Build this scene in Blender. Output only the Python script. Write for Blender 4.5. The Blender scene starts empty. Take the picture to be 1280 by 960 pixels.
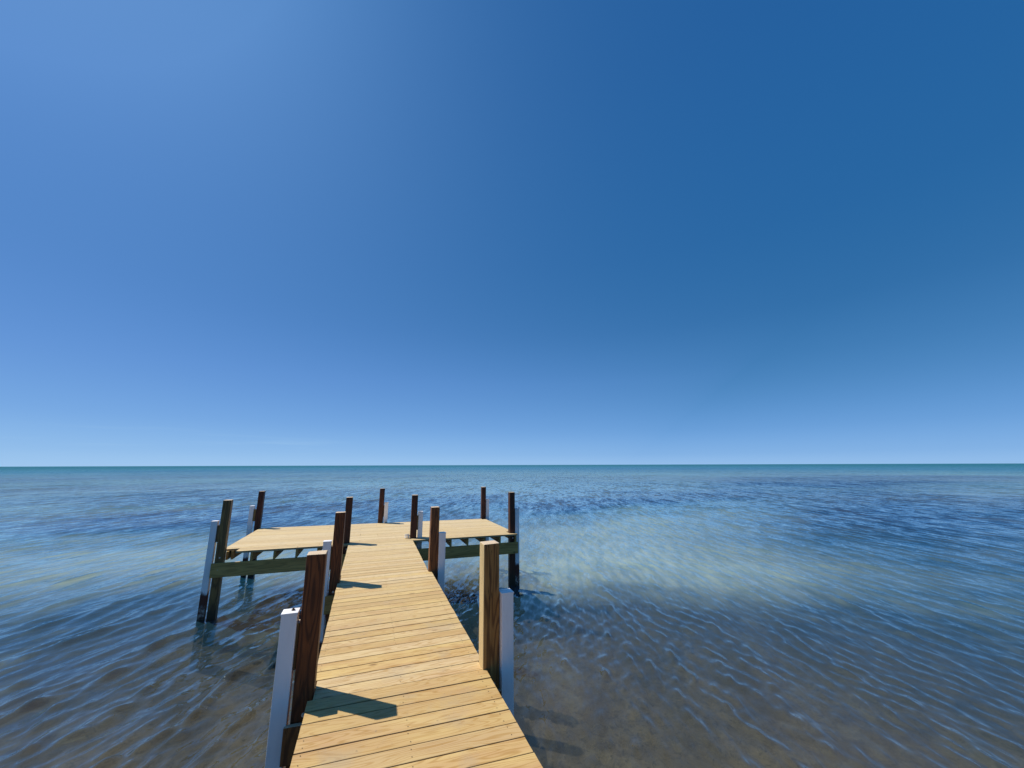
import bpy, bmesh, math, random
import numpy as np
from mathutils import Vector, Matrix
random.seed(7); rng = np.random.default_rng(11)
sc = bpy.context.scene; C = sc.collection
R = math.radians
D = 1.24            # deck top above the water
EYE = D + 1.68      # camera above the water
BED = -0.80         # seabed

# ------------------------------------------------------------------ node helpers
class NT:
    def __init__(s, tree):
        s.t = tree; s.n = tree.nodes; s.l = tree.links; s.n.clear()
    def put(s, sock, v):
        if v is None: return
        if hasattr(v, 'is_output') or isinstance(v, bpy.types.NodeSocket): s.l.new(v, sock)
        else: sock.default_value = v
    def node(s, kind, **kw):
        nd = s.n.new(kind)
        for k, v in kw.items(): setattr(nd, k, v)
        return nd
    def m(s, op, a, b=None, c=None, clamp=False):
        nd = s.node('ShaderNodeMath', operation=op, use_clamp=clamp)
        s.put(nd.inputs[0], a); s.put(nd.inputs[1], b); s.put(nd.inputs[2], c)
        return nd.outputs[0]
    def v(s, op, a, b=None):
        nd = s.node('ShaderNodeVectorMath', operation=op)
        s.put(nd.inputs[0], a); s.put(nd.inputs[1], b)
        return nd.outputs['Value'] if op in ('LENGTH', 'DOT_PRODUCT', 'DISTANCE') else nd.outputs[0]
    def sep(s, a):
        nd = s.node('ShaderNodeSeparateXYZ'); s.put(nd.inputs[0], a); return nd.outputs
    def comb(s, x, y, z):
        nd = s.node('ShaderNodeCombineXYZ')
        for i, q in enumerate((x, y, z)): s.put(nd.inputs[i], q)
        return nd.outputs[0]
    def noise(s, vec, scale, detail=3, rough=0.5, dist=0.0, color=False):
        nd = s.node('ShaderNodeTexNoise'); s.put(nd.inputs['Vector'], vec)
        nd.inputs['Scale'].default_value = scale; nd.inputs['Detail'].default_value = detail
        nd.inputs['Roughness'].default_value = rough; nd.inputs['Distortion'].default_value = dist
        return nd.outputs['Color' if color else 'Fac']
    def mix(s, f, a, b, mode='MIX'):
        nd = s.node('ShaderNodeMix', data_type='RGBA', blend_type=mode)
        s.put(nd.inputs[0], f); s.put(nd.inputs[6], a); s.put(nd.inputs[7], b)
        return nd.outputs[2]
    def rng(s, x, a, b, c=0.0, d=1.0, smooth=False):
        nd = s.node('ShaderNodeMapRange', clamp=True)
        if smooth: nd.interpolation_type = 'SMOOTHSTEP'
        s.put(nd.inputs[0], x)
        for i, q in enumerate((a, b, c, d)): s.put(nd.inputs[i + 1], q)
        return nd.outputs[0]
    def attr(s, name):
        return s.node('ShaderNodeAttribute', attribute_name=name).outputs
    def bump(s, h, strength, dist, normal=None):
        nd = s.node('ShaderNodeBump'); s.put(nd.inputs['Height'], h)
        nd.inputs['Strength'].default_value = strength; nd.inputs['Distance'].default_value = dist
        if normal is not None: s.put(nd.inputs['Normal'], normal)
        return nd.outputs[0]
    def bsdf(s, col, rough, normal=None, spec=0.3, metal=0.0):
        p = s.node('ShaderNodeBsdfPrincipled'); s.put(p.inputs['Base Color'], col)
        s.put(p.inputs['Roughness'], rough); p.inputs['Specular IOR Level'].default_value = spec
        p.inputs['Metallic'].default_value = metal
        if normal is not None: s.put(p.inputs['Normal'], normal)
        return p.outputs[0]
    def out(s, sh):
        o = s.node('ShaderNodeOutputMaterial'); s.l.new(sh, o.inputs[0])

def mat(name):
    m = bpy.data.materials.new(name); m.use_nodes = True
    return m, NT(m.node_tree)
def rgb(r, g, b): return (r, g, b, 1.0)

# ------------------------------------------------------------------ materials
def deck_material():
    m, t = mat('sun_bleached_deck_wood')
    uv = t.node('ShaderNodeUVMap', uv_map='UVMap').outputs[0]
    u, v, _ = t.sep(uv)
    r = t.attr('rnd')['Fac']
    r50 = t.m('MULTIPLY', r, 57.0)
    p = t.comb(t.m('MULTIPLY', u, 1.0), t.m('MULTIPLY', v, 9.0), r50)
    n1 = t.noise(p, 1.0, 2, 0.5)
    rings = t.m('SINE', t.m('MULTIPLY', n1, 95.0))
    rings = t.rng(rings, 0.15, 1.0, 0, 1)
    fine = t.noise(t.comb(t.m('MULTIPLY', u, 6.0), t.m('MULTIPLY', v, 260.0), r50), 1.0, 2, 0.6)
    base = t.mix(t.rng(r, 0, 1), rgb(.66, .46, .175), rgb(.56, .38, .145))
    warm = t.noise(t.comb(t.m('MULTIPLY', u, 1.3), t.m('MULTIPLY', v, 5.0), t.m('ADD', r50, 9.0)), 1.0, 3, 0.6)
    base = t.mix(t.rng(warm, .42, .72, 0, .75), base, rgb(.46, .25, .11))
    base = t.mix(t.rng(t.m('FRACT', t.m('MULTIPLY', r, 29.3)), .6, 1.0, 0, .5), base, rgb(.45, .29, .12))
    base = t.mix(t.rng(t.m('FRACT', t.m('MULTIPLY', r, 13.7)), .5, 1.0, 0, .7), base, rgb(.70, .54, .31))
    base = t.mix(t.m('MULTIPLY', rings, t.rng(warm, .3, .65, .30, .70)), base, rgb(.38, .20, .045))
    base = t.mix(t.rng(fine, .45, .8, 0, .30), base, rgb(.42, .27, .11))
    # knots
    vo = t.node('ShaderNodeTexVoronoi', feature='F1'); t.put(vo.inputs['Vector'], t.comb(t.m('MULTIPLY', u, .9), t.m('MULTIPLY', v, 2.2), r50))
    vo.inputs['Scale'].default_value = 1.6
    knot = t.rng(vo.outputs['Distance'], .035, .07, 1, 0)
    base = t.mix(t.m('MULTIPLY', knot, .75), base, rgb(.22, .11, .04))
    # grey weather stains
    g = t.node('ShaderNodeNewGeometry').outputs['Position']
    st = t.noise(g, 2.3, 5, 0.65)
    base = t.mix(t.rng(st, .55, .75, 0, .5), base, rgb(.36, .28, .19))
    sp = t.noise(g, 34.0, 3, .6)
    base = t.mix(t.m('MULTIPLY', t.rng(sp, .66, .72, 0, .55), t.rng(st, .42, .6)), base, rgb(.22, .15, .09))
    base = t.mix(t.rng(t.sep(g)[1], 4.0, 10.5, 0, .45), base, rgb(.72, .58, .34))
    e = t.attr('edge')['Fac']
    base = t.mix(t.m('MULTIPLY', e, .55), base, rgb(.30, .19, .09))
    h = t.m('ADD', t.m('MULTIPLY', fine, .5), t.m('MULTIPLY', rings, -.35))
    t.out(t.bsdf(base, .62, t.bump(h, .35, .003), .25))
    return m

def post_material(name, light, dark, ring, freq=46.0, lit_side=False):
    m, t = mat(name)
    tc = t.node('ShaderNodeTexCoord').outputs['Object']
    oi = t.node('ShaderNodeObjectInfo')
    loc = t.v('SCALE', oi.outputs['Location']); loc.node.inputs['Scale'].default_value = 3.7
    x, y, z = t.sep(tc)
    p = t.v('ADD', t.comb(t.m('MULTIPLY', x, 9.0), t.m('MULTIPLY', y, 9.0), t.m('MULTIPLY', z, .9)), loc)
    n1 = t.noise(p, 1.0, 1.5, .45)
    rings = t.rng(t.m('SINE', t.m('MULTIPLY', n1, freq)), -.2, 1.0)
    fine = t.noise(t.v('ADD', t.comb(t.m('MULTIPLY', x, 150.0), t.m('MULTIPLY', y, 150.0), t.m('MULTIPLY', z, 3.0)), loc), 1.0, 3, .6)
    blot = t.noise(t.v('ADD', t.comb(t.m('MULTIPLY', x, 8.0), t.m('MULTIPLY', y, 8.0), t.m('MULTIPLY', z, 2.0)), loc), 1.0, 3, .6)
    c = t.mix(t.rng(blot, .3, .7), rgb(*light), rgb(*dark))
    c = t.mix(t.m('MULTIPLY', rings, .75), c, rgb(*ring))
    c = t.mix(t.rng(fine, .5, .75, 0, .5), c, rgb(*[q * .4 for q in dark]))
    if lit_side: c = t.mix(t.rng(x, -.0695, -.064, .8, 0), c, rgb(.68, .51, .25))  # sunlit look of the left face, painted paler into the wood colour
    ck = t.noise(t.v('ADD', t.comb(t.m('MULTIPLY', x, 38.0), t.m('MULTIPLY', y, 38.0), t.m('MULTIPLY', z, 1.1)), loc), 1.0, 2, .5)
    crack = t.rng(t.m('ABSOLUTE', t.m('SUBTRACT', ck, .64)), .004, .014, 1, 0)
    c = t.mix(t.m('MULTIPLY', crack, .8), c, rgb(.012, .006, .004))
    # wet dark foot and growth near the water
    g = t.sep(t.node('ShaderNodeNewGeometry').outputs['Position'])[2]
    wz = t.m('ADD', g, t.m('MULTIPLY', t.noise(tc, 14.0, 3, .6), -.25))
    c = t.mix(t.rng(wz, .0, .30, 1, 0), c, rgb(.022, .022, .012))
    # end grain on top: pale
    nz = t.sep(t.node('ShaderNodeNewGeometry').outputs['Normal'])[2]
    rr = t.m('SINE', t.m('MULTIPLY', t.v('LENGTH', t.comb(t.m('SUBTRACT', x, .05), t.m('ADD', y, .08), 0)), 520.0))
    endc = t.mix(t.rng(rr, 0, 1), rgb(.74, .57, .37), rgb(.50, .34, .19))
    c = t.mix(t.rng(nz, .6, .8), c, endc)
    h = t.m('ADD', fine, t.m('MULTIPLY', rings, .3))
    t.out(t.bsdf(c, .55, t.bump(h, .5, .004), .3))
    return m

def beam_material():
    m, t = mat('green_treated_beam_wood')
    tc = t.node('ShaderNodeTexCoord').outputs['Object']
    x, y, z = t.sep(tc)
    fine = t.noise(t.comb(t.m('MULTIPLY', x, 2.0), t.m('MULTIPLY', y, 2.0), t.m('MULTIPLY', z, 90.0)), 1.0, 3, .6)
    n1 = t.noise(t.comb(t.m('MULTIPLY', x, .8), t.m('MULTIPLY', y, .8), t.m('MULTIPLY', z, 7.0)), 1.0, 2, .5)
    rings = t.rng(t.m('SINE', t.m('MULTIPLY', n1, 50.0)), 0, 1)
    c = t.mix(t.rng(n1, .35, .65), rgb(.66, .42, .135), rgb(.46, .28, .085))
    c = t.mix(t.m('MULTIPLY', rings, .45), c, rgb(.28, .15, .05))
    c = t.mix(t.rng(fine, .5, .8, 0, .6), c, rgb(.09, .08, .04))
    vo = t.node('ShaderNodeTexVoronoi', feature='F1'); t.put(vo.inputs['Vector'], t.comb(x, y, t.m('MULTIPLY', z, 1.6)))
    vo.inputs['Scale'].default_value = 2.4
    c = t.mix(t.rng(vo.outputs['Distance'], .05, .09, .8, 0), c, rgb(.05, .03, .015))
    t.out(t.bsdf(c, .7, t.bump(fine, .4, .003), .2))
    return m

def vinyl_material():
    m, t = mat('white_vinyl_sleeve')
    g = t.node('ShaderNodeNewGeometry').outputs['Position']
    z = t.sep(g)[2]
    x, y, _ = t.sep(g)
    n = t.noise(t.comb(t.m('MULTIPLY', x, 14.0), t.m('MULTIPLY', y, 14.0), t.m('MULTIPLY', z, 4.0)), 1.0, 4, .65)
    big = t.noise(g, 25.0, 4, .7)
    c = t.mix(t.rng(n, .48, .80, 0, .34), rgb(.95, .92, .89), rgb(.66, .64, .61))
    zz = t.m('ADD', z, t.m('MULTIPLY', n, -.32))
    c = t.mix(t.rng(zz, .30, .36, 1, 0), c, rgb(.10, .035, .022))
    c = t.mix(t.m('MULTIPLY', t.rng(zz, .04, .12, 1, 0), t.rng(big, .42, .58)), c, rgb(.38, .36, .31))
    c = t.mix(t.rng(zz, -.14, -.04, 1, 0), c, rgb(.02, .022, .014))
    rgh = t.rng(zz, .3, .36, .85, .38)
    t.out(t.bsdf(c, rgh, t.bump(big, .15, .004), .4))
    return m

def simple(name, col, rough, metal=0.0, n=0.0):
    m, t = mat(name)
    g = t.node('ShaderNodeTexCoord').outputs['Object']
    k = t.noise(g, 60.0, 3, .6)
    c = t.mix(t.rng(k, .35, .7), rgb(*col), rgb(*[q * .7 for q in col]))
    t.out(t.bsdf(c, rough, t.bump(k, .2, .001), .4, metal))
    return m

M_deck = deck_material()
M_red = post_material('dark_red_brown_post_wood', (.24, .074, .020), (.10, .028, .009), (.035, .010, .004), 60)
M_dark = post_material('blackened_brown_post_wood', (.11, .036, .014), (.05, .016, .008), (.022, .008, .004), 60)
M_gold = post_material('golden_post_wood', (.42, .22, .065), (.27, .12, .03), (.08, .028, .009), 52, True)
M_brown = post_material('brown_post_wood', (.30, .12, .035), (.15, .055, .018), (.05, .018, .008), 56)
M_olive = post_material('weathered_olive_post_wood', (.32, .20, .065), (.18, .10, .034), (.07, .038, .016), 50)
M_beam = beam_material(); M_vinyl = vinyl_material()
M_metal = simple('galvanised_bolt_metal', (.55, .55, .53), .4, .8)
M_screw = simple('rusty_screw_metal', (.10, .06, .035), .6, .3)
M_rope = simple('white_rope_fibre', (.80, .78, .74), .8)

# ------------------------------------------------------------------ object helpers
def link(name, me, m=None, parent=None, loc=(0, 0, 0), label=None):
    o = bpy.data.objects.new(name, me); C.objects.link(o)
    if m is not None and me is not None: me.materials.append(m)
    o.location = loc
    if parent: o.parent = parent
    if label: o['label'] = label
    return o
def from_bm(bm, name):
    me = bpy.data.meshes.new(name); bm.to_mesh(me); bm.free(); return me
def box_bm(x0, x1, y0, y1, z0, z1, bev=.004, jitter=0.0):
    bm = bmesh.new()
    bmesh.ops.create_cube(bm, size=1.0)
    for v in bm.verts:
        v.co.x = x0 + (v.co.x + .5) * (x1 - x0); v.co.y = y0 + (v.co.y + .5) * (y1 - y0); v.co.z = z0 + (v.co.z + .5) * (z1 - z0)
        if jitter: v.co += Vector([random.uniform(-jitter, jitter) for _ in range(3)])
    if bev: bmesh.ops.bevel(bm, geom=bm.edges[:], offset=bev, segments=2, affect='EDGES', profile=.6)
    return bm
def beam(name, a, b, h, w, ztop, m, parent):
    """timber from a to b (x,y), depth h, thickness w, local X along it"""
    a = Vector(a); b = Vector(b); L = (b - a).length
    bm = box_bm(0, L, -w / 2, w / 2, -h, 0, .004)
    o = link(name, from_bm(bm, name), m, parent, (a.x, a.y, ztop))
    o.rotation_euler = (0, 0, math.atan2(b.y - a.y, b.x - a.x))
    return o
def bolt_bm(r=.009, depth=.010):
    bm = bmesh.new()
    bmesh.ops.create_cone(bm, cap_ends=True, segments=16, radius1=r * 1.7, radius2=r * 1.7, depth=.004)
    g = bmesh.ops.create_cone(bm, cap_ends=True, segments=6, radius1=r, radius2=r * .92, depth=depth)
    for v in g['verts']: v.co.z += depth / 2 + .002
    return bm

# ------------------------------------------------------------------ the pier
pier = bpy.data.objects.new('pier', None); C.objects.link(pier)
pier['label'] = 'timber T-shaped pier with pale plank deck, brown posts and white piles standing in shallow sea'
pier['category'] = 'pier'

def interp(y, tab): return float(np.interp(y, [a for a, _ in tab], [b for _, b in tab]))
SKEW = [(-5, -.06), (2, -.06), (3.5, -.01), (4.5, .03), (7, .03), (8.5, .0), (9.6, -.025), (13, -.05)]
PITCH = .147; GAP = .0078; TH = .038

def board_mesh(rows, name):
    """rows: (xl, xr, yl0, yl1, yr0, yr1, screws_x)"""
    V = []; F = []; UV = []; rn = []; ed = []; mi = []
    for (xl, xr, yl0, yl1, yr0, yr1, sx) in rows:
        r = random.random(); dz = random.uniform(-.0012, .0012); tilt = random.uniform(-.0012, .0012)
        xl += random.uniform(-.001, .004); xr += random.uniform(-.004, .000)
        L = xr - xl; c = .0035
        n = max(2, int(L / .25)); uo = random.uniform(0, 20); vo = random.uniform(0, 5)
        base = len(V); prof = []
        wob = [random.uniform(-.0008, .0008) for _ in range(n + 1)]
        for i in range(n + 1):
            f = i / n; x = xl + L * f
            y0 = yl0 + (yr0 - yl0) * f + wob[i]; y1 = yl1 + (yr1 - yl1) * f + wob[i] * .5
            cup = .0009
            P = [(y0, -TH), (y0, -c), (y0 + c * .35, -c * .3), (y0 + c, 0), ((y0 + y1) / 2, -cup), (y1 - c, 0), (y1 - c * .35, -c * .3), (y1, -c), (y1, -TH)]
            for (yy, zz) in P:
                V.append((x, yy, zz + dz + tilt * (yy - y0) / .14)); prof.append(yy - y0)
        k = 9
        for i in range(n):
            for j in range(k):
                a = base + i * k + j; b = base + i * k + (j + 1) % k
                F.append((a, a + k, b + k, b))
                for q, e in ((a, 0), (a + k, 1), (b + k, 1), (b, 0)):
                    UV.append((uo + L * (i + e) / n, vo + prof[q - base]))
                rn.append(r); ed.append(0.0 if 2 <= j <= 5 else 1.0); mi.append(0)
        for i, s in ((0, 1), (n, -1)):
            idx = [base + i * k + j for j in range(k)]
            F.append(tuple(idx if s > 0 else idx[::-1]))
            for q in F[-1]: UV.append((uo + V[q][2] * 3, vo + prof[q - base]))
            rn.append(r); ed.append(.3); mi.append(0)
        for x in sx:
            if not (xl + .01 < x < xr - .01) or random.random() < .25: continue
            f = (x - xl) / L
            y0 = yl0 + (yr0 - yl0) * f; y1 = yl1 + (yr1 - yl1) * f
            for fy in (.22, .78):
                cx = x + random.uniform(-.006, .006); cy = y0 + (y1 - y0) * fy + random.uniform(-.008, .008)
                b0 = len(V)
                for a in range(8):
                    V.append((cx + 0.0034 * math.cos(a * math.pi / 4), cy + 0.0034 * math.sin(a * math.pi / 4), .0022))
                F.append(tuple(range(b0, b0 + 8)))
                for a in range(8): UV.append((0, 0))
                rn.append(r); ed.append(0); mi.append(1)
    me = bpy.data.meshes.new(name); me.from_pydata(V, [], F)
    me.materials.append(M_deck); me.materials.append(M_screw)
    me.polygons.foreach_set('material_index', mi)
    uvl = me.uv_layers.new(name='UVMap'); uvl.data.foreach_set('uv', [q for p in UV for q in p])
    a = me.attributes.new('rnd', 'FLOAT', 'FACE'); a.data.foreach_set('value', rn)
    a = me.attributes.new('edge', 'FLOAT', 'FACE'); a.data.foreach_set('value', ed)
    me.update(); return me

LJ = (-.262, .355, .97)   # walkway joists
def redge(y):
    return interp(y, [(-5, 1.04), (3.50, 1.045), (3.501, 1.015), (3.66, 1.015), (3.661, 1.052), (6.70, 1.072), (6.71, 1.02), (7.0, 1.03), (9.3, 1.062), (10, 1.068)])
def ledge(y):
    return interp(y, [(-5, -.305), (3.59, -.305), (3.6, -.27), (3.76, -.27), (3.77, -.30), (6.55, -.315), (6.56, -.285), (6.95, -.285), (6.96, -.305), (10, -.30)])
rows = []; y = 3.525 - 52 * PITCH
FRONT = [(-2.39, 9.70), (.35, 9.66), (3.56, 9.60)]   # platform front edge
while True:
    s0 = interp(y, SKEW); s1 = interp(y + PITCH, SKEW)
    yr0, yr1 = y, y + PITCH - GAP * random.uniform(.5, 1.3)
    yl0, yl1 = yr0 - s0 * 1.35, yr0 - s0 * 1.35 + (yr1 - yr0) + (s0 - s1) * 1.35
    if yr1 > 9.62: break
    rows.append((ledge((yl0 + yl1) / 2), redge((yr0 + yr1) / 2), yl0, yl1, yr0, yr1, LJ)); y += PITCH
deck1 = link('walkway_deck', board_mesh(rows, 'walkway_deck'), None, pier, (0, 0, D))

# platform deck: full rows made of butt-jointed boards
PJ = [-2.52 + .4065 * i for i in range(16)]          # joists
yend = y; rows = []; i = 0
def pback(x): return interp(x, [(-2.85, 12.93), (3.62, 12.52)])
y = yend
k = 0; nrow = int((12.75 - yend) / .1465)
for k in range(nrow):
    sl = -.028 - .035 * k / nrow
    def Y(x, kk): return yend + .1465 * kk + (x - 1.04) * (-.028 - .035 * kk / nrow)
    xl = -2.66 if k > 1 else -2.40
    xr = 3.575 if k > 0 else 3.60
    if 1 <= k <= 2: xr = 3.445
    if k >= nrow - 1: xl = -2.70; xr = 3.50
    elif k > 2: xr = 3.61; xl = -2.70
    cuts = [xl] + sorted(random.sample(PJ[3:13], random.choice((1, 1, 2)))) + [xr]
    for a, b in zip(cuts[:-1], cuts[1:]):
        a2, b2 = a, b
        g = GAP * random.uniform(.5, 1.2)
        rows.append((a2, b2 - (.001 if b != xr else 0), Y(a, k), Y(a, k + 1) - g, Y(b, k), Y(b, k + 1) - g, PJ))
deck2 = link('platform_deck', board_mesh(rows, 'platform_deck'), None, pier, (0, 0, D))

# posts: (front-left x, front y, material, side of white pile, pile x offset, pile y offset, label)
PW = .14
posts = [
 (-.413, 3.60, M_red, -1, .020, -.03, 'dark reddish brown post nearest the camera on the left of the walkway'),
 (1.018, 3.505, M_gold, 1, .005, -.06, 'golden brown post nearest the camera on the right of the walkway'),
 (-.428, 6.60, M_red, -1, .014, -.04, None),
 (1.022, 6.735, M_brown, 1, .006, -.05, None),
 (-.428, 9.70, M_dark, -1, .014, -.02, None),
 (1.030, 9.800, M_dark, 1, .030, .03, None),
 (-2.748, 9.715, M_olive, -1, .045, -.01, 'weathered olive brown post at the near left corner of the platform'),
 (3.450, 9.620, M_dark, 1, .005, .0, None),
 (-2.855, 12.90, M_dark, -1, .060, .02, None),
 (.365, 12.66, M_dark, 1, .022, -.02, None),
 (3.515, 12.50, M_dark, 1, .012, .02, None)]
HP = .985; HW = .575; WW = .108
for (x, yy, m, side, ox, oy, lab) in posts:
    jz = random.uniform(-.008, .008)
    cx, cy = x + PW / 2, yy + PW / 2
    bm = box_bm(-PW / 2, PW / 2, -PW / 2, PW / 2, BED - .2, D + HP + jz, .009, .0035)
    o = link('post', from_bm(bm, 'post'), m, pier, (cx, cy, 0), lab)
    o.rotation_euler = (random.uniform(-.003, .003), random.uniform(-.003, .003), random.uniform(-.02, .02))
    for zz in (D - .115, D - .33):
        b = link('bolt', from_bm(bolt_bm(), 'bolt'), M_metal, o, (random.uniform(-.03, .03), -PW / 2 - (.001 if zz > D - .2 else .042), zz))
        b.rotation_euler = (R(90), 0, 0)
    # white vinyl sleeved pile
    px = x - ox - WW / 2 if side < 0 else x + PW + ox + WW / 2
    py = yy + oy + WW / 2 + .01
    bm = box_bm(-WW / 2, WW / 2, -WW / 2, WW / 2, BED - .2, D + HW, .004)
    p = link('pile', from_bm(bm, 'pile'), M_vinyl, pier, (px, py, 0), 'white square vinyl pile')
    bm = bmesh.new()                                  # shallow pyramid cap
    q = WW / 2 + .003
    vs = [bm.verts.new(c) for c in ((-q, -q, 0), (q, -q, 0), (q, q, 0), (-q, q, 0), (-q, -q, .012), (q, -q, .012), (q, q, .012), (-q, q, .012), (0, 0, .022))]
    for f in ((3, 2, 1, 0), (0, 1, 5, 4), (1, 2, 6, 5), (2, 3, 7, 6), (3, 0, 4, 7), (4, 5, 8), (5, 6, 8), (6, 7, 8), (7, 4, 8)):
        bm.faces.new([vs[i] for i in f])
    link('pile_cap', from_bm(bm, 'pile_cap'), M_vinyl, p, (0, 0, D + HW + .001))
    if m is M_red and side < 0 and yy < 4:
        b = link('bolt', from_bm(bolt_bm(.008, .012), 'bolt'), M_screw, p, (.018, -.01, D + HW + .022))
    # spacer block joining pile and post
    x0 = min(px + WW / 2, x + PW) if side < 0 else x + PW
    x1 = x if side < 0 else px - WW / 2
    if x1 - x0 > .008:
        sp = link('spacer_block', from_bm(box_bm(x0 + .002, x1 - .002, yy + .02, yy + .10, D + .18, D + .50, .002), 'spacer_block'), M_olive, pier, (0, 0, 0))

# platform beams (front face of posts, back posts), walkway cross beams
def fy(x): return interp(x, [(-2.8, 9.685), (3.64, 9.565)])
beam('cross_beam', (-2.785, fy(-2.785)), (3.64, fy(3.64)), .265, .04, D - .205, M_beam, pier)
beam('cross_beam', (-2.95, 13.09), (3.72, 12.69), .265, .04, D - .225, M_beam, pier)
beam('cross_beam', (-.445, 3.575), (1.175, 3.476), .235, .04, D - .155, M_brown, pier)
beam('cross_beam', (-.46, 6.575), (1.18, 6.71), .235, .04, D - .155, M_beam, pier)
beam('cross_beam', (-.46, .45), (1.18, .45), .235, .04, D - .155, M_beam, pier)
for x in (-.272, .355, .985):
    beam('stringer', (x, -4.1), (x + .01, 9.64), .112, .04, D - .040, M_beam, pier)
for x in PJ:
    j = beam('joist', (x, fy(x) - .01 if x > -2.4 else fy(x) + .25), (x + .02, pback(x) + .1), .162, .04, D - .040, M_beam, pier)
beam('joist', (-2.60, 9.90), (-2.66, 12.85), .16, .04, D - .040, M_beam, pier)
beam('joist', (1.045, 9.25), (1.05, 9.72), .40, .04, D - .042, M_beam, pier)

# small white rope ends lying at two posts
def rope(name, cx, cy, label, s=1.0):
    cu = bpy.data.curves.new(name, 'CURVE'); cu.dimensions = '3D'; cu.bevel_depth = .009 * s; cu.bevel_resolution = 3
    sp = cu.splines.new('NURBS'); pts = []
    for i in range(26):
        a = i * .72; rr = .045 * s * (1 - .012 * i) + .008 * math.sin(i * 2.1)
        pts.append((rr * math.cos(a) * 1.15, rr * math.sin(a), .010 * s + .0032 * i * s, 1))
    pts += [(.07 * s, .02, .03 * s, 1), (.09 * s, .05, .010, 1)]
    sp.points.add(len(pts) - 1)
    for p, q in zip(sp.points, pts): p.co = q
    sp.use_endpoint_u = True; sp.order_u = 3
    tmp = bpy.data.objects.new('tmp', cu); C.objects.link(tmp)
    dg = bpy.context.evaluated_depsgraph_get()
    me = bpy.data.meshes.new_from_object(tmp.evaluated_get(dg)); bpy.data.objects.remove(tmp)
    me.materials.clear()
    o = link(name, me, M_rope, None, (cx, cy, D), label); o['category'] = 'rope'
    for p in me.polygons: p.use_smooth = True
    return o
rope('rope', .955, 9.83, 'small bundle of white rope on the deck where the walkway meets the platform', 1.1)
rope('rope', .56, 12.55, 'small white rope end lying by the middle post at the far edge of the platform', .7)

# ------------------------------------------------------------------ value noise in numpy
def vnoise(x, y, seed=0):
    xi = np.floor(x).astype(np.int64); yi = np.floor(y).astype(np.int64)
    xf = x - xi; yf = y - yi
    def h(a, b):
        n = (a * 374761393 + b * 668265263 + seed * 974711) & 0x7fffffff
        n = ((n ^ (n >> 13)) * 1274126177) & 0x7fffffff
        return ((n ^ (n >> 16)) & 0xffff) / 65535.0
    u = xf * xf * (3 - 2 * xf); v = yf * yf * (3 - 2 * yf)
    return (h(xi, yi) * (1 - u) + h(xi + 1, yi) * u) * (1 - v) + (h(xi, yi + 1) * (1 - u) + h(xi + 1, yi + 1) * u) * v
def fbm(x, y, seed=0, o=4):
    s = 0; a = .5
    for i in range(o):
        s = s + a * vnoise(x * 2 ** i, y * 2 ** i, seed + i); a *= .5
    return s / (1 - .5 ** o)

def polar_grid(radii, az):
    """sheet of rings round the origin; az in radians clockwise from +Y, closed"""
    nr, na = len(radii), len(az)
    rr, aa = np.meshgrid(radii, az, indexing='ij')
    X = rr * np.sin(aa); Yv = rr * np.cos(aa)
    i = np.arange(nr - 1)[:, None]; j = np.arange(na)[None, :]; j2 = (j + 1) % na
    F = np.stack([i * na + j, i * na + j2, (i + 1) * na + j2, (i + 1) * na + j], -1).reshape(-1, 4)
    return X, Yv, rr, F
def np_mesh(name, co, F, attrs=()):
    me = bpy.data.meshes.new(name)
    me.vertices.add(len(co)); me.vertices.foreach_set('co', co.astype(np.float32).ravel())
    me.loops.add(F.size); me.loops.foreach_set('vertex_index', F.astype(np.int32).ravel())
    me.polygons.add(len(F)); me.polygons.foreach_set('loop_start', np.arange(0, F.size, 4, dtype=np.int32))
    me.polygons.foreach_set('loop_total', np.full(len(F), 4, dtype=np.int32))
    me.polygons.foreach_set('use_smooth', np.ones(len(F), dtype=bool))
    me.update(calc_edges=True)
    for n, v in attrs:
        a = me.attributes.new(n, 'FLOAT', 'POINT'); a.data.foreach_set('value', v.astype(np.float32).ravel())
    return me

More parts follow.
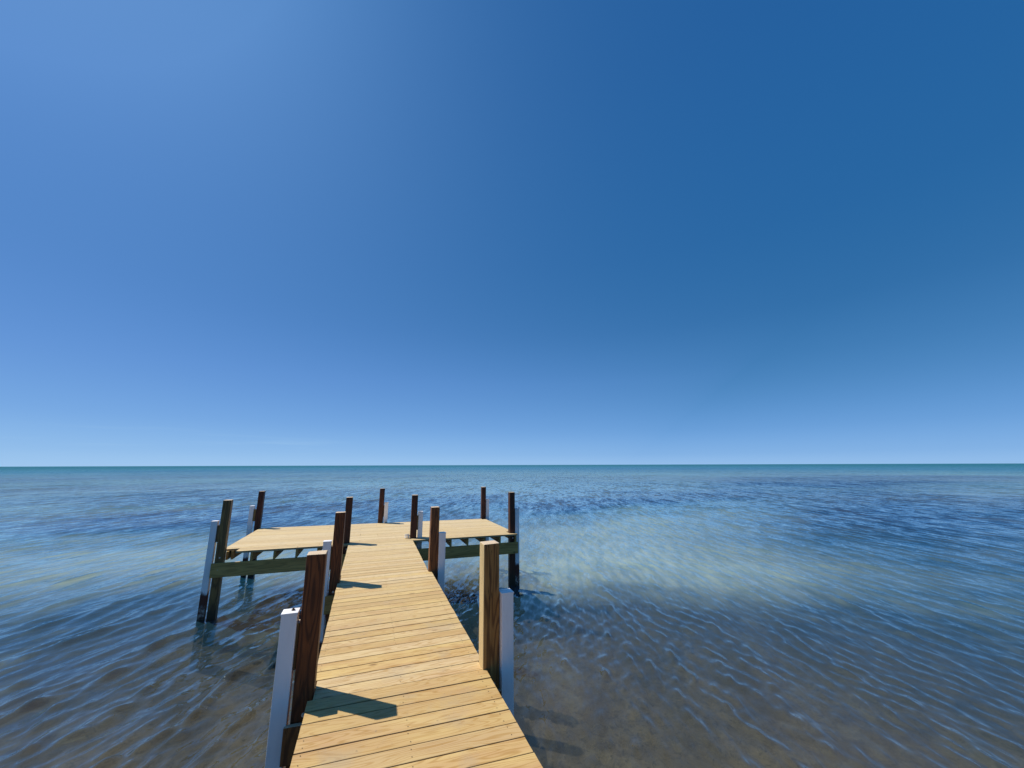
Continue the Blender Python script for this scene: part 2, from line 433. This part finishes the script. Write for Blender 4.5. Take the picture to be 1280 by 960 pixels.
# ------------------------------------------------------------------ what lies on the bed
def poly_sdf(px, py, poly):
    d = np.full(px.shape, 1e9); ins = np.zeros(px.shape, bool); n = len(poly)
    for i in range(n):
        x0, y0 = poly[i]; x1, y1 = poly[(i + 1) % n]
        ex, ey = x1 - x0, y1 - y0
        tt = np.clip(((px - x0) * ex + (py - y0) * ey) / (ex * ex + ey * ey), 0, 1)
        d = np.minimum(d, np.hypot(px - x0 - ex * tt, py - y0 - ey * tt))
        c = ((y0 > py) != (y1 > py)) & (px < (x1 - x0) * (py - y0) / (y1 - y0 + 1e-12) + x0)
        ins ^= c
    return np.where(ins, -d, d)
def P_(pts): return [(math.atan2(a, b), math.log(math.hypot(a, b))) for a, b in pts]
SAND = __import__('json').loads('''[[[[4.68, 11.79], [5.37, 10.76], [7.76, 10.31], [11.27, 8.99], [16.3, 8.84], [22.54, 10.58], [27.78, 19.07], [29.5, 27.09], [24.81, 32.04], [11.79, 23.36], [8.58, 23.55]], 0.9, 0.2], [[[13.36, 12.55], [16.53, 8.95], [24.47, 8.33], [48.35, 15.81], [56.95, 29.35], [37.71, 31.46]], 0.12, 0.35], [[[-8.8, 14.97], [-7.67, 15.52], [-6.33, 16.18], [-3.69, 15.81], [1.23, 14.24], [4.7, 12.92], [7.89, 21.65], [3.24, 16.4], [-5.08, 21.12], [-8.42, 22.4], [-13.26, 21.99]], 0.8, 0.22], [[[-15.16, 24.97], [-6.41, 21.63], [-1.59, 18.24], [-1.32, 15.7], [-7.68, 20.55], [-11.78, 19.66]], 0.85, 0.2], [[[138.03, 64.9], [142.29, 44.09], [273.3, 84.08], [231.31, 108.33]], 0.9, 0.3], [[[41.62, 217.92], [203.18, 103.15], [149.93, 76.28], [24.56, 128.35]], 0.6, 0.3]]''')
WEED = __import__('json').loads('''[[[[-15.05, 25.64], [-10.98, 23.72], [-6.45, 26.35], [9.93, 31.01], [12.41, 38.79], [-8.49, 34.15], [-15.74, 29.94]], 0.0, 0.1], [[[9.28, 23.98], [13.88, 22.92], [18.54, 24.95], [24.21, 25.36], [32.64, 27.3], [40.41, 33.67], [22.89, 34.56], [11.35, 29.33]], 0.0, 0.1], [[[46.89, 42.76], [59.48, 34.07], [110.54, 34.4], [142.29, 44.09], [108.75, 65.28], [63.78, 61.82]], 0.0, 0.12], [[[39.28, 19.4], [56.28, 17.84], [26.96, 8.89], [21.56, 9.43], [24.24, 13.52]], 0.0, 0.3], [[[-886.83, 1071.4], [463.94, 79.4], [530.16, 90.64], [-1421.05, 1716.15]], 0.05, 0.4]]''')
def bed_field(X, Yv, rr):
    """0 weed .. 1 clean sand; worked in (azimuth, log distance) so patches keep drawn-out edges far out"""
    A_ = np.arctan2(X, Yv); Lr = np.log(np.maximum(rr, .5))
    A_w = A_ + .12 * (fbm(A_ * 5, Lr * 5, 40, 4) - .5); L_w = Lr + .16 * (fbm(A_ * 7 + 5, Lr * 9, 50, 4) - .5)
    s = np.interp(Lr, [math.log(7), math.log(15), math.log(25), math.log(60)], [0, .06, .28, .45]) + np.clip(Lr - 1.9, 0, 1) * .9 * (fbm(A_ * 3, Lr * 6, 60, 4) - .5)
    for pts, st, soft in SAND:
        d = poly_sdf(A_w, L_w, P_(pts)); s = s + (st - s) * np.clip(.5 - d / soft, 0, 1)
    for pts, st, soft in WEED:
        d = poly_sdf(A_w, L_w, P_(pts)); s = s + (st - s) * np.clip(.5 - d / soft, 0, 1)
    return np.clip(s, 0, 1)

# ------------------------------------------------------------------ water surface
CA = R(25)                      # crest direction, clockwise from +Y
def rad_list():
    r = [.05, .6]; x = 1.2
    while x < 9000:
        r.append(x)
        px = x * x / (EYE * 420.0)
        st = max(.012, min(px * .8, .045 + .0022 * x + .25 * (x / 70.0) ** 4, x * .03))
        x += st
    r.append(9000); r.append(30000)
    return np.array(r)
radii = rad_list()
fine = np.arange(R(-50), R(88), R(.115)); coarse = np.arange(R(88), R(310), R(1.5))
az = np.concatenate([fine, coarse])
X, Yv, rr, F = polar_grid(radii, az)
step = np.gradient(radii)[:, None] * np.ones_like(X)
cell = np.maximum(step, rr * R(.115))
azg = np.broadcast_to(az[None, :], X.shape); cell = np.where(azg > R(87.5), np.maximum(cell, rr * R(1.5)), cell)
Z = np.zeros_like(X)
wx = X + .5 * (fbm(X * .35, Yv * .35, 3, 2) - .5); wy = Yv + .5 * (fbm(X * .35 + 9, Yv * .35, 5, 2) - .5)
group = .62 + .75 * fbm(X * .22 + 3, Yv * .09, 21, 3)
calm = 1 - .62 * np.clip(1 - (rr - 3.5) / 5.0, 0, 1) * np.clip((X + .3) / .6, 0, 1)      # quieter water close in
for k in range(80):
    if k < 12: lam = rng.uniform(.85, 1.9); spr = R(8); amp = .0022 * lam
    elif k < 42: lam = rng.uniform(.30, .62); spr = R(10); amp = .0047 * lam
    else: lam = rng.uniform(.11, .32); spr = R(20); amp = .0074 * lam
    if k in (20, 35, 50, 60): spr = R(45)
    th = CA + rng.normal(0, 1) * spr + math.pi / 2
    K = 2 * math.pi / lam; ph = rng.uniform(0, 6.28)
    a = np.sin(K * (wx * math.sin(th) + wy * math.cos(th)) + ph)
    att = np.clip((lam / cell - 2.5) / 3.0, 0, 1)
    Z += amp * att * a
Z *= group * calm * np.clip((110 - rr) / 80, 0, 1)
rms = .019
Z = np.where(Z > 0, Z * (1 + .6 * np.clip(Z / rms, 0, 2)), Z * .85)   # peaked crests, flat troughs
wmesh = np_mesh('water', np.stack([X, Yv, Z], -1).reshape(-1, 3), F, [('bed', bed_field(X, Yv, rr))])
water = link('water', wmesh); water['kind'] = 'structure'; water['label'] = 'rippled shallow sea reaching the horizon'

def water_material():
    m, t = mat('clear_shallow_sea_water')
    geo = t.node('ShaderNodeNewGeometry'); P = geo.outputs['Position']
    x, y, z = t.sep(P)
    ca, sa = math.cos(CA), math.sin(CA)
    al = t.m('ADD', t.m('MULTIPLY', x, sa), t.m('MULTIPLY', y, ca))       # along crests
    ac = t.m('ADD', t.m('MULTIPLY', x, ca), t.m('MULTIPLY', y, -sa))      # across
    dist = t.v('LENGTH', t.comb(x, y, 0))
    def slope(sc_al, sc_ac, det, k, seed):
        n = t.noise(t.comb(t.m('MULTIPLY', al, sc_al), t.m('MULTIPLY', ac, sc_ac), seed), 1.0, det, .55, 0.0, True)
        r_, g_, _b = t.sep(n)
        a = t.m('MULTIPLY', t.m('SUBTRACT', r_, .5), k)                  # slope across the crests
        b = t.m('MULTIPLY', t.m('SUBTRACT', g_, .5), k * .55)
        return a, b
    near = t.rng(dist, 2.5, 9.0, .5, 1.0)
    far = t.rng(dist, 8.0, 40.0, 0.0, 1.0, True)
    a1, b1 = slope(4.0, 18.0, 2, .55, 3.3)       # ripples about 7 to 15 cm
    a2, b2 = slope(.9, 3.4, 4, 1.9, 8.1)         # waves too fine for the far mesh
    a3, b3 = slope(.10, .30, 4, .9, 1.7)        # larger far waves
    a4, b4 = slope(.30, 1.1, 3, 1.0, 5.5)        # mid waves, about a metre
    gust = t.rng(t.noise(t.comb(t.m('MULTIPLY', x, .05), t.m('MULTIPLY', y, .12), 4.0), 1.0, 3, .6), .3, .7, .6, 1.25)
    A = t.m('ADD', t.m('MULTIPLY', a1, near), t.m('MULTIPLY', t.m('ADD', t.m('ADD', a2, a3), a4), far))
    B = t.m('ADD', t.m('MULTIPLY', b1, near), t.m('MULTIPLY', t.m('ADD', t.m('ADD', b2, b3), b4), far))
    A = t.m('MULTIPLY', A, gust); B = t.m('MULTIPLY', B, gust)
    nx = t.m('ADD', t.m('MULTIPLY', B, sa), t.m('MULTIPLY', A, ca))
    ny = t.m('ADD', t.m('MULTIPLY', B, ca), t.m('MULTIPLY', A, -sa))
    sgn = t.m('SUBTRACT', 1.0, t.m('MULTIPLY', geo.outputs['Backfacing'], 2.0))
    N = t.v('NORMALIZE', t.v('ADD', geo.outputs['Normal'], t.comb(t.m('MULTIPLY', nx, sgn), t.m('MULTIPLY', ny, sgn), 0)))
    cosv = t.m('ABSOLUTE', t.v('DOT_PRODUCT', N, geo.outputs['Incoming']))
    schlick = t.m('ADD', .02, t.m('MULTIPLY', .98, t.m('POWER', t.m('SUBTRACT', 1.0, cosv, clamp=True), 4.2)))
    gl = t.node('ShaderNodeBsdfGlossy'); gl.inputs['Roughness'].default_value = .035; t.put(gl.inputs['Normal'], N)
    gl.inputs['Color'].default_value = rgb(.78, .93, 1)
    tr = t.node('ShaderNodeBsdfTransparent'); tr.inputs['Color'].default_value = rgb(.90, .93, .91)
    df = t.node('ShaderNodeBsdfDiffuse')
    bedv = t.attr('bed')['Fac']
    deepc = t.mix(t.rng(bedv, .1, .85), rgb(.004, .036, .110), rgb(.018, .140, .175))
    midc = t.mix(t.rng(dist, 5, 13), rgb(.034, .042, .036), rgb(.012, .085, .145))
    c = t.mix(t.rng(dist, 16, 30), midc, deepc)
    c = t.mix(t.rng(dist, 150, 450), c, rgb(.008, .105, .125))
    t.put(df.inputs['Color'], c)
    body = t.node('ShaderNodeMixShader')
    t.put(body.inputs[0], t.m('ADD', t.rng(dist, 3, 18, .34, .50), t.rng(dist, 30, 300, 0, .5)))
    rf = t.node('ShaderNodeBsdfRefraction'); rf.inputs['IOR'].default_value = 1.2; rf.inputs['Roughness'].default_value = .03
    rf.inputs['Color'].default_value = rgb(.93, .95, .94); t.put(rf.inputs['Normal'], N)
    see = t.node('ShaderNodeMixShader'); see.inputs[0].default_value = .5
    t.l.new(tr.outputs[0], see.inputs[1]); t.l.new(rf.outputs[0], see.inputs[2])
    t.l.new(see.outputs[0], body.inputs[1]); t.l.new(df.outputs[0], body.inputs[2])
    mx = t.node('ShaderNodeMixShader'); t.put(mx.inputs[0], t.m('MULTIPLY', schlick, t.m('MULTIPLY', t.rng(dist, 10, 90, .95, .58), t.rng(dist, 350, 800, 1, .6))))
    t.l.new(body.outputs[0], mx.inputs[1]); t.l.new(gl.outputs[0], mx.inputs[2])
    clear = t.node('ShaderNodeBsdfTransparent')                 # leaving the water again: nothing more is lost
    fin = t.node('ShaderNodeMixShader'); t.put(fin.inputs[0], geo.outputs['Backfacing'])
    t.l.new(mx.outputs[0], fin.inputs[1]); t.l.new(clear.outputs[0], fin.inputs[2])
    t.out(fin.outputs[0]); return m
wmesh.materials.append(water_material())

# ------------------------------------------------------------------ seabed
sr = [.05]; q = 1.0
while q < 9000: sr.append(q); q *= 1.022
sr.append(30000)
X, Yv, rr, F = polar_grid(np.array(sr), np.arange(0, 2 * math.pi, R(.8)))
Zb = BED - .05 + .06 * fbm(X * .8, Yv * .8, 77, 3) - .25 * np.clip((rr - 20) / 200, 0, 1) * 4
bmesh_ = np_mesh('seabed', np.stack([X, Yv, Zb], -1).reshape(-1, 3), F, [('sand', bed_field(X, Yv, rr))])
bed = link('seabed', bmesh_); bed['kind'] = 'structure'; bed['label'] = 'sandy and weedy seabed seen through the shallow water'
m, t = mat('sand_and_seagrass_bed')
P = t.node('ShaderNodeNewGeometry').outputs['Position']
sn = t.attr('sand')['Fac']
n = t.noise(P, 1.1, 6, .62, .6); n2 = t.noise(P, 4.0, 5, .65, .4); n3 = t.noise(P, .35, 3, .5)
weed = t.mix(t.rng(n, .35, .65), rgb(.050, .044, .038), rgb(.150, .122, .088))
weed = t.mix(t.rng(n2, .5, .75, 0, .6), weed, rgb(.19, .17, .12))
n4 = t.noise(P, 13.0, 4, .7, .8)
weed = t.mix(t.rng(n4, .5, .66, 0, .75), weed, rgb(.030, .026, .022))
weed = t.mix(t.rng(n3, .5, .7, 0, .5), weed, rgb(.12, .085, .075))
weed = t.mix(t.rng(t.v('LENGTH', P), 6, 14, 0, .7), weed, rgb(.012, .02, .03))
weed = t.mix(1.0, weed, rgb(.92, .90, .72), 'MULTIPLY')
sand = t.mix(t.rng(n, .35, .7), rgb(.78, .82, .58), rgb(.50, .60, .44))
px_, py_, _pz = t.sep(P)
al_ = t.m('ADD', t.m('MULTIPLY', px_, math.sin(CA)), t.m('MULTIPLY', py_, math.cos(CA)))
ac_ = t.m('ADD', t.m('MULTIPLY', px_, math.cos(CA)), t.m('MULTIPLY', py_, -math.sin(CA)))
rid = t.noise(t.comb(t.m('MULTIPLY', al_, .7), t.m('MULTIPLY', ac_, 3.4), 2.0), 1.0, 3, .55)
sand = t.mix(t.rng(rid, .40, .62, 0, .75), sand, rgb(.28, .36, .28))
k = t.rng(t.m('ADD', sn, t.m('ADD', t.m('MULTIPLY', t.m('SUBTRACT', n, .5), .5), t.m('MULTIPLY', t.m('SUBTRACT', n3, .5), .6))), .08, .85)
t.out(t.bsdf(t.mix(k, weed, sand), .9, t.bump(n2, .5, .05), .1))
bmesh_.materials.append(m)

# ------------------------------------------------------------------ sun, sky
sd = Vector((-.774 * math.cos(R(53)), .633 * math.cos(R(53)), math.sin(R(53)))).normalized()
lamp = bpy.data.lights.new('sun', 'SUN'); lamp.energy = 5.0; lamp.angle = R(.55); lamp.color = (1.0, .955, .88)
so = bpy.data.objects.new('sun', lamp); C.objects.link(so)
so.rotation_euler = sd.to_track_quat('Z', 'Y').to_euler(); so.location = (0, 0, 30)
w = bpy.data.worlds.new('World'); sc.world = w; w.use_nodes = True
t = NT(w.node_tree)
sky = t.node('ShaderNodeTexSky', sky_type='NISHITA'); sky.sun_disc = False
sky.sun_elevation = R(53); sky.sun_rotation = math.atan2(sd.x, sd.y)
sky.air_density = 1.0; sky.dust_density = .3; sky.ozone_density = 1.2; sky.altitude = 0
dirv = t.v('NORMALIZE', t.node('ShaderNodeTexCoord').outputs['Generated'])
el = t.m('DIVIDE', t.m('ARCSINE', t.sep(dirv)[2]), math.pi / 2)
sa = t.m('ARCCOSINE', t.v('DOT_PRODUCT', dirv, tuple(sd)))
def ramp(fac, stops):
    nd = t.node('ShaderNodeValToRGB'); t.put(nd.inputs[0], fac); r = nd.color_ramp; r.interpolation = 'B_SPLINE'
    while len(r.elements) < len(stops): r.elements.new(.5)
    for e, (p, c) in zip(r.elements, stops): e.position = p; e.color = rgb(*c)
    return nd.outputs[0]
anti = ramp(el, [(0, (.34, .52, .85)), (.015, (.25, .44, .80)), (.05, (.150, .335, .71)), (.10, (.082, .24, .54)), (.145, (.056, .20, .47)), (.21, (.030, .15, .385)), (.32, (.019, .130, .360)), (.55, (.016, .110, .340)), (1, (.013, .09, .30))])
near = ramp(el, [(0, (.42, .60, .90)), (.02, (.34, .53, .86)), (.06, (.22, .40, .80)), (.13, (.150, .30, .72)), (.24, (.115, .262, .65)), (.45, (.128, .272, .61)), (.7, (.10, .25, .57)), (1, (.02, .10, .32))])
ex = t.rng(el, .13, .64, .62, 4.3)
tt = t.m('POWER', t.rng(sa, R(20), R(88), 1, 0), ex)
col = t.mix(tt, anti, near)
glow = t.m('POWER', t.rng(sa, 0, R(26), 1, 0), 3.0)
col = t.mix(t.m('MULTIPLY', glow, 1.0), col, rgb(.22, .38, .74))
cx, cy, cz = t.sep(dirv)
wisp = t.noise(t.comb(t.m('MULTIPLY', cx, 3.0), t.m('MULTIPLY', cy, 3.0), t.m('MULTIPLY', cz, 55.0)), 1.0, 5, .6)
azm = t.m('MULTIPLY', t.rng(cx, -.62, -.45, 0, 1), t.rng(cx, -.15, .0, 1, 0))
wf = t.m('MULTIPLY', t.m('MULTIPLY', t.rng(wisp, .52, .75, 0, .25), azm), t.m('MULTIPLY', t.rng(cz, .012, .03, 0, 1), t.rng(cz, .05, .09, 1, 0)))
col = t.mix(wf, col, rgb(.46, .62, .86))
sc10 = t.v('SCALE', col); sc10.node.inputs['Scale'].default_value = 10.0
col = t.mix(.05, sc10, sky.outputs[0])
col = t.mix(1.0, col, rgb(.86, 1.0, 1.0), 'MULTIPLY')
bg = t.node('ShaderNodeBackground'); bg.inputs['Strength'].default_value = .10
t.put(bg.inputs['Color'], col)
o = t.node('ShaderNodeOutputWorld'); t.l.new(bg.outputs[0], o.inputs[0])

# ------------------------------------------------------------------ camera
FPX = 480.0; pitch = math.atan(101.2 / FPX); roll = R(.18); yaw = R(-20.0816)
fw = Vector((0, math.cos(pitch), math.sin(pitch))); r0 = Vector((1, 0, 0)); u0 = r0.cross(fw)
r1 = r0 * math.cos(roll) - u0 * math.sin(roll); u1 = u0 * math.cos(roll) + r0 * math.sin(roll)
rot = Matrix.Rotation(yaw, 3, 'Z'); r1, u1, fw = rot @ r1, rot @ u1, rot @ fw
cam = bpy.data.cameras.new('camera'); co = bpy.data.objects.new('camera', cam); C.objects.link(co)
mm = Matrix((r1, u1, -fw)).transposed().to_4x4(); mm.translation = (0, 0, EYE); co.matrix_world = mm
cam.sensor_width = 36; cam.lens = 36 * FPX / 1280; cam.clip_start = .05; cam.clip_end = 60000
sc.camera = co
sc.render.engine = 'CYCLES'; sc.view_settings.view_transform = 'Standard'; sc.view_settings.look = 'None'; sc.view_settings.exposure = 0
sc.cycles.max_bounces = 8; sc.cycles.transparent_max_bounces = 12; sc.cycles.caustics_reflective = False; sc.cycles.caustics_refractive = False
sc.cycles.use_denoising = True; sc.cycles.sample_clamp_direct = 2.5
